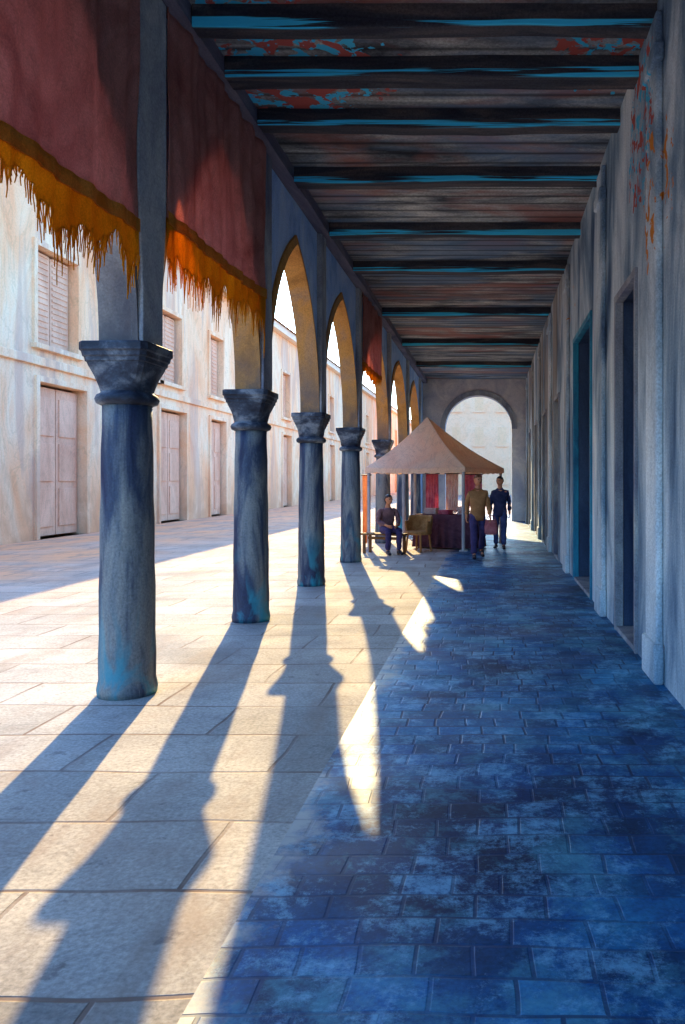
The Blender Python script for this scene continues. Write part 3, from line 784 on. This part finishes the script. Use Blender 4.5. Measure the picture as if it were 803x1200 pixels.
hang(1.0, .02, .22, .12, 1.70, MAT['peach'], 'long apricot cloth hung at the left corner of the tent', 7)
# wicker basket chair (tan round back) and low bench
ch = empty('wicker_chair', (-1.60, 17.35, 0), 'tan wicker tub chair beside the stall table', 'chair', rz=R(-30))
bm = bmesh.new(); n = 28; rings = []
for z, r_ in ((.40,.27),(.48,.29),(.60,.31),(.74,.32),(.80,.31)):
    rings.append([bm.verts.new((math.cos(math.pi*(k/n)*1.2-.3)*r_, math.sin(math.pi*(k/n)*1.2-.3)*r_, z - (.12 if (k<4 or k>n-4) and z>.6 else 0))) for k in range(n+1)])
for p, q in zip(rings, rings[1:]):
    for k in range(n): bm.faces.new((p[k], p[k+1], q[k+1], q[k]))
o = obj('backrest', bm, MAT['wicker'], ch, smooth=True); s = o.modifiers.new('s', 'SOLIDIFY'); s.thickness = .03
bm = bmesh.new(); loft(bm, [(.38,.26,.2),(.40,.275,.2),(.44,.275,.2),(.46,.26,.2)], 28); obj('seat', bm, MAT['wicker'], ch)
for sx in (-1, 1):
    for sy in (-1, 1):
        bm = bmesh.new(); tube(bm, [(sx*.2,sy*.2,0),(sx*.17,sy*.17,.39)], .022, 8); obj('leg', bm, MAT['wicker'], ch)
bn = empty('low_bench', (-2.30, 16.9, 0), 'low brown wooden bench at the foot of the column by the tent', 'bench', rz=-TH)
bm = bmesh.new()
for k in range(3): box(bm, -.50, .50, -.17+k*.115, -.065+k*.115, .40, .44)
obj('seat', bm, MAT['brownwood'], bn, bevel=.006)
for sx in (-1, 1):
    for sy in (-1, 1):
        bm = bmesh.new(); box(bm, sx*.42-.025, sx*.42+.025, sy*.13-.025, sy*.13+.025, 0, .40); obj('leg', bm, MAT['brownwood'], bn)
bm = bmesh.new(); box(bm, -.40, .40, -.012, .012, .30, .36); obj('stretcher', bm, MAT['brownwood'], bn)
bpos = bn.location.copy()

# ------------------------------------------------------------------ people
def skin(name, verts, edges, mat, parent, root=0, sub=2):
    """verts: list of (x,y,z,rx[,ry])"""
    me = bpy.data.meshes.new(name); me.from_pydata([v[:3] for v in verts], edges, [])
    o = bpy.data.objects.new(name, me); COL.objects.link(o); o.parent = parent
    m = o.modifiers.new('skin', 'SKIN'); m.use_smooth_shade = True
    sk = me.skin_vertices[0].data
    for i, v in enumerate(verts):
        sk[i].radius = (v[3], v[4] if len(v) > 4 else v[3]); sk[i].use_root = (i == root)
    s = o.modifiers.new('sub', 'SUBSURF'); s.levels = sub; s.render_levels = sub
    me.materials.append(mat)
    # freeze to a mesh
    dg = bpy.context.evaluated_depsgraph_get(); dg.update()
    ev = o.evaluated_get(dg); nm = bpy.data.meshes.new_from_object(ev); o.modifiers.clear(); o.data = nm
    if not nm.materials: nm.materials.append(mat)
    if name in ('jacket', 'trousers'):
        for v in nm.vertices:      # creases in the cloth
            c = v.co; d = noise.noise(Vector((c.x*7, c.y*7, c.z*16)))*.020 + noise.noise(Vector((c.x*14+3, c.y*14, c.z*34)))*.009
            v.co = c + v.normal*d
    for p in nm.polygons: p.use_smooth = True
    return o
def head_mesh(bm, c, h, yaw=0, tilt=0):
    """head ball with brow, nose, chin; faces -Y before yaw"""
    t = bmesh.new(); bmesh.ops.create_uvsphere(t, u_segments=32, v_segments=24, radius=1)
    for v in t.verts:
        x, y, z = v.co
        sx = .68 - .16*max(0, -z)**1.3; sy = .84 - .06*max(0, -z)
        p = Vector((x*sx, y*sy, z))
        if y < 0:
            f = max(0, -y)
            p.y += .10*f*max(0, -z)*0
            nz = math.exp(-((z+.08)/.16)**2 - (x/.13)**2)*f; p.y -= .22*nz            # nose
            for s_ in (-1, 1): p.y += .07*math.exp(-((z-.10)/.12)**2 - ((x-s_*.36)/.18)**2)*f   # sockets
            p.y -= .05*math.exp(-((z+.80)/.2)**2 - (x/.3)**2)*f                          # chin
            p.y -= .035*math.exp(-((z+.45)/.09)**2 - (x/.25)**2)*f                       # mouth
        for s_ in (-1, 1):
            e = math.exp(-((z+.02)/.20)**2 - ((y-.05)/.12)**2) * (1 if x*s_ > .9 else 0); p.x += s_*.10*e
        v.co = p*h/2
    Mx = Matrix.Translation(c) @ Matrix.Rotation(yaw, 4, 'Z') @ Matrix.Rotation(tilt, 4, 'X')
    mp = {v: bm.verts.new(Mx @ v.co) for v in t.verts}
    for f in t.faces: bm.faces.new([mp[v] for v in f.verts])
    t.free(); return Mx
def hair_cap(h, Mx, mat, parent, low=-.1, long_=0.0, thick=1.07):
    bm = bmesh.new(); bmesh.ops.create_uvsphere(bm, u_segments=32, v_segments=24, radius=1)
    dl = [v for v in bm.verts if (v.co.y < -.15 and v.co.z < .52 - .2*abs(v.co.x)) or (v.co.z < low - long_ and v.co.y >= -.15)]
    bmesh.ops.delete(bm, geom=dl, context='VERTS')
    for v in bm.verts:
        x, y, z = v.co; k = 1 + .04*noise.noise(Vector((x*5, y*5, z*5)))
        sx = .68 - .10*max(0, -z)**1.3
        v.co = Mx @ (Vector((x*sx*thick*k, y*.84*thick*k + .02, z*1.04*k))*h/2)
    o = obj('hair', bm, mat, parent, smooth=True); s = o.modifiers.new('s', 'SOLIDIFY'); s.thickness = .012; return o
def hand(fv, fe, wrist, d, side, thumb):
    """appends a palm and five finger chains; d = direction of the hand, side = across the palm"""
    b = len(fv); P = Vector(wrist)
    return
def add_person(name_label, loc, yaw, pose, mats, hair, group=None, scale=1.0, cat='person'):
    """pose: dict of joints in body space (facing -Y). joints: pelvis, chest, neck, head, and per side L/R shoulder, elbow, wrist, hip, knee, ankle, toe"""
    t = empty('person', loc, name_label, cat, group, yaw); t.scale = (scale,)*3
    J = {k: Vector(v) for k, v in pose.items()}
    V = []; E = []
    def av(p, r, r2=None, link=None):
        V.append((p.x, p.y, p.z, r, r2 if r2 else r)); i = len(V)-1
        if link is not None: E.append((link, i))
        return i
    pel = av(J['pelvis'], .13, .10); mid = av(J['pelvis'].lerp(J['chest'], .5), .12, .09, pel); che = av(J['chest'], .10, .075, mid)
    nk = av(J['neck'], .058, None, che); hb = av(J['neck'].lerp(J['head'], .55), .056, None, nk)
    for s_ in 'LR':
        sh = av(J['sh'+s_], .045, None, che); el = av(J['el'+s_], .041, None, sh)
        fo_ = av(J['el'+s_].lerp(J['wr'+s_], .35), .040, None, el); wr = av(J['wr'+s_], .026, None, fo_)
        d = (J['wr'+s_] - J['el'+s_]).normalized(); sd_ = d.cross(Vector((1,0,0))).normalized()
        palm = av(J['wr'+s_] + d*.055, .022, None, wr)
        for k, (o_, L) in enumerate(((-.028,.055),(-.010,.07),(.010,.068),(.028,.05))):
            a0 = av(J['wr'+s_] + d*.085 + sd_*o_, .0095, None, palm)
            inn = Vector((-.3 if s_ == 'L' else .3, 0, 0))
            a1 = av(J['wr'+s_] + d*(.085+L*.55) + sd_*o_*1.05, .0085, None, a0)
            av(J['wr'+s_] + (d + inn).normalized()*(.085+L) + sd_*o_*1.05, .007, None, a1)
        a0 = av(J['wr'+s_] + d*.04 - sd_*.035, .011, None, wr); av(J['wr'+s_] + d*.08 - sd_*.05, .009, None, a0)
        hp = av(J['hip'+s_], .088, None, pel); kn0 = av(J['hip'+s_].lerp(J['kn'+s_], .5), .072, None, hp); kn = av(J['kn'+s_], .053, None, kn0)
        cf = av(J['kn'+s_].lerp(J['an'+s_], .35), .052, None, kn); an = av(J['an'+s_], .034, None, cf)
        av(J['toe'+s_], .032, None, an)
    body = skin('body', V, E, MAT['skin'], t)
    # add the head to the same mesh
    bm = bmesh.new(); bm.from_mesh(body.data); hh = .235
    Mx = head_mesh(bm, J['head'], hh, pose.get('hyaw', (0,0,0))[0], 0)
    for v in bm.verts: pass
    bm.to_mesh(body.data); bm.free()
    for p in body.data.polygons: p.use_smooth = True
    for s_ in (-1, 1):
        bm = bmesh.new(); bmesh.ops.create_uvsphere(bm, u_segments=10, v_segments=8, radius=.012)
        for v in bm.verts: v.co = Mx @ (v.co + Vector((s_*.036, -.083, .010)))
        obj('eye', bm, MAT['eye'], t, smooth=True)
    bm = bmesh.new(); bmesh.ops.create_uvsphere(bm, u_segments=12, v_segments=8, radius=1)
    for v in bm.verts: v.co = Mx @ (Vector((v.co.x*.024, v.co.y*.008, v.co.z*.008)) + Vector((0, -.094, -.053)))
    obj('mouth', bm, MAT['lip'], t, smooth=True)
    if hair: hair_cap(hh, Mx, MAT[hair[0]], t, hair[1], hair[2])
    # jacket
    V = []; E = []
    lowp = J['pelvis'] + Vector((0,0,-.15)) if not pose.get('sit') else J['pelvis'] + Vector((0,0,-.02))
    pz = av(lowp + Vector((0,0,-.015)), .165, .13); p0 = av(lowp + Vector((0,0,.02)), .172, .138, pz); p1 = av(J['pelvis'].lerp(J['chest'], .35), .165, .13, p0); p2 = av(J['pelvis'].lerp(J['chest'], .75), .185, .135, p1)
    p3 = av(J['chest'] + Vector((0,0,.05)), .135, .105, p2); px_ = av(J['chest'].lerp(J['neck'], .72), .095, .085, p3); p4 = av(J['neck'] + Vector((0,0,.0)), .068, None, px_)
    for s_ in 'LR':
        sh = av(J['sh'+s_] + Vector((0,0,-.01)), .066, None, p3); m = av(J['sh'+s_].lerp(J['el'+s_], .5), .062, None, sh); el = av(J['el'+s_], .054, None, m)
        av(J['el'+s_].lerp(J['wr'+s_], .9), .046, None, el)
    skin('jacket', V, E, MAT[mats[0]], t)
    V = []; E = []
    p0 = av(J['pelvis'] + Vector((0,0,.14)), .13, .10); p1 = av(J['pelvis'] + Vector((0,0,-.02)), .15, .12, p0)
    for s_ in 'LR':
        hp = av(J['hip'+s_], .105, None, p1); m = av(J['hip'+s_].lerp(J['kn'+s_], .5), .092, None, hp); kn = av(J['kn'+s_], .073, None, m)
        cf = av(J['kn'+s_].lerp(J['an'+s_], .5), .068, None, kn); av(J['kn'+s_].lerp(J['an'+s_], .96), .062, None, cf)
    skin('trousers', V, E, MAT[mats[1]], t)
    for s_ in 'LR':
        V = []; E = []
        an, toe = J['an'+s_], J['toe'+s_]; d = toe - an; fl = Vector((d.x, d.y, 0)).normalized()
        heel = an - fl*.05; heel.z = min(an.z, toe.z + .5*(an.z-toe.z)) if abs(an.z - toe.z) > .1 else .042
        a0 = av(Vector((an.x, an.y, an.z+.02)), .045); a1 = av(heel, .040, None, a0); a2 = av(toe + fl*-.03, .046, .036, a0); av(toe + fl*.05, .036, .028, a2)
        skin('shoe', V, E, MAT[mats[2]], t)
    return t
def standing(stride=.25, armL=.1, armR=-.1, lift=0.0, hold=None):
    P = dict(pelvis=(0,0,.92), chest=(0,-.01,1.26), neck=(0,0,1.45), head=(0,-.02,1.605))
    for s_, sg, st, ar in (('L', 1, stride, armL), ('R', -1, -stride, armR)):
        P['sh'+s_] = (sg*.165, 0, 1.35); P['el'+s_] = (sg*.215, .03 + ar*.5, 1.10); P['wr'+s_] = (sg*.225, -.05 + ar*1.2, .87)
        P['hip'+s_] = (sg*.09, 0, .87)
        back = max(0, st)   # trailing leg: positive y is behind
        P['kn'+s_] = (sg*.10, st*.35 - .07, .49); P['an'+s_] = (sg*.105, st, .075 + (.07 if st > .15 else 0)); P['toe'+s_] = (sg*.12, st - .13, .040)
    return P
P = standing(.24, -.16, .12)
def place(px, d): return ((px - 575)/F*d, d, 0)
l1 = place(560, 15.9)
P1 = standing(.26, -.14, .10); P1['hyaw'] = (R(25), 0, 0)
add_person('left one of the two walking people, brown jacket and violet trousers, cropped chestnut hair', l1, R(8), P1, ('jk_brown','tr_purple','shoe'), ('hair_rust', .25, 0), 'people walking together', .99)
l2 = place(586, 18.0)
P2 = standing(-.14, .08, -.08); P2['hyaw'] = (R(-30), 0, 0)
add_person('person walking at the right of the pair, navy jacket and slate blue trousers, dark hair', l2, R(-6), P2, ('jk_navy','tr_blue','shoe'), ('hair_dark', -.1, .1), 'people walking together', .975)
# bag hanging from the left person's hand
bg_ = empty('shoulder_bag', (l1[0] + .27, l1[1] - .02, .48), 'rose cloth bag carried between the two walking people', 'bag')
bm = bmesh.new(); loft(bm, [(0,.10,.6),(.03,.13,.6),(.16,.14,.5),(.27,.12,.5),(.30,.11,.5)], 24)
for v in bm.verts: v.co.y *= .5
obj('pouch', bm, MAT['bag'], bg_, smooth=True, bevel=.01)
bm = bmesh.new(); tube(bm, [(.09*math.cos(a_), 0, .29 + .10*math.sin(a_)) for a_ in [math.pi*k/12 for k in range(13)]], .008, 8); obj('handle', bm, MAT['bag'], bg_)
# seated person on the bench
SP = dict(pelvis=(0,.02,.53), chest=(0,-.05,.86), neck=(0,-.08,1.04), head=(0,-.12,1.19), sit=1, hyaw=(R(20),0,0))
for s_, sg in (('L',1),('R',-1)):
    SP['sh'+s_] = (sg*.18,-.06,.97); SP['el'+s_] = (sg*.24,-.12,.71); SP['wr'+s_] = (sg*.12,-.33,.64)
    SP['hip'+s_] = (sg*.09,-.02,.53); SP['kn'+s_] = (sg*.12,-.44,.53); SP['an'+s_] = (sg*.13,-.42,.08); SP['toe'+s_] = (sg*.14,-.56,.04)
SP.pop('sit'); SP['sit'] = (1,0,0)
add_person('person in a plum coat sitting on the low bench beside the tent', (bpos.x + .05, bpos.y, 0), R(28), SP, ('jk_plum','tr_purple','shoe'), ('hair_dark', -.4, .3), None, .98)
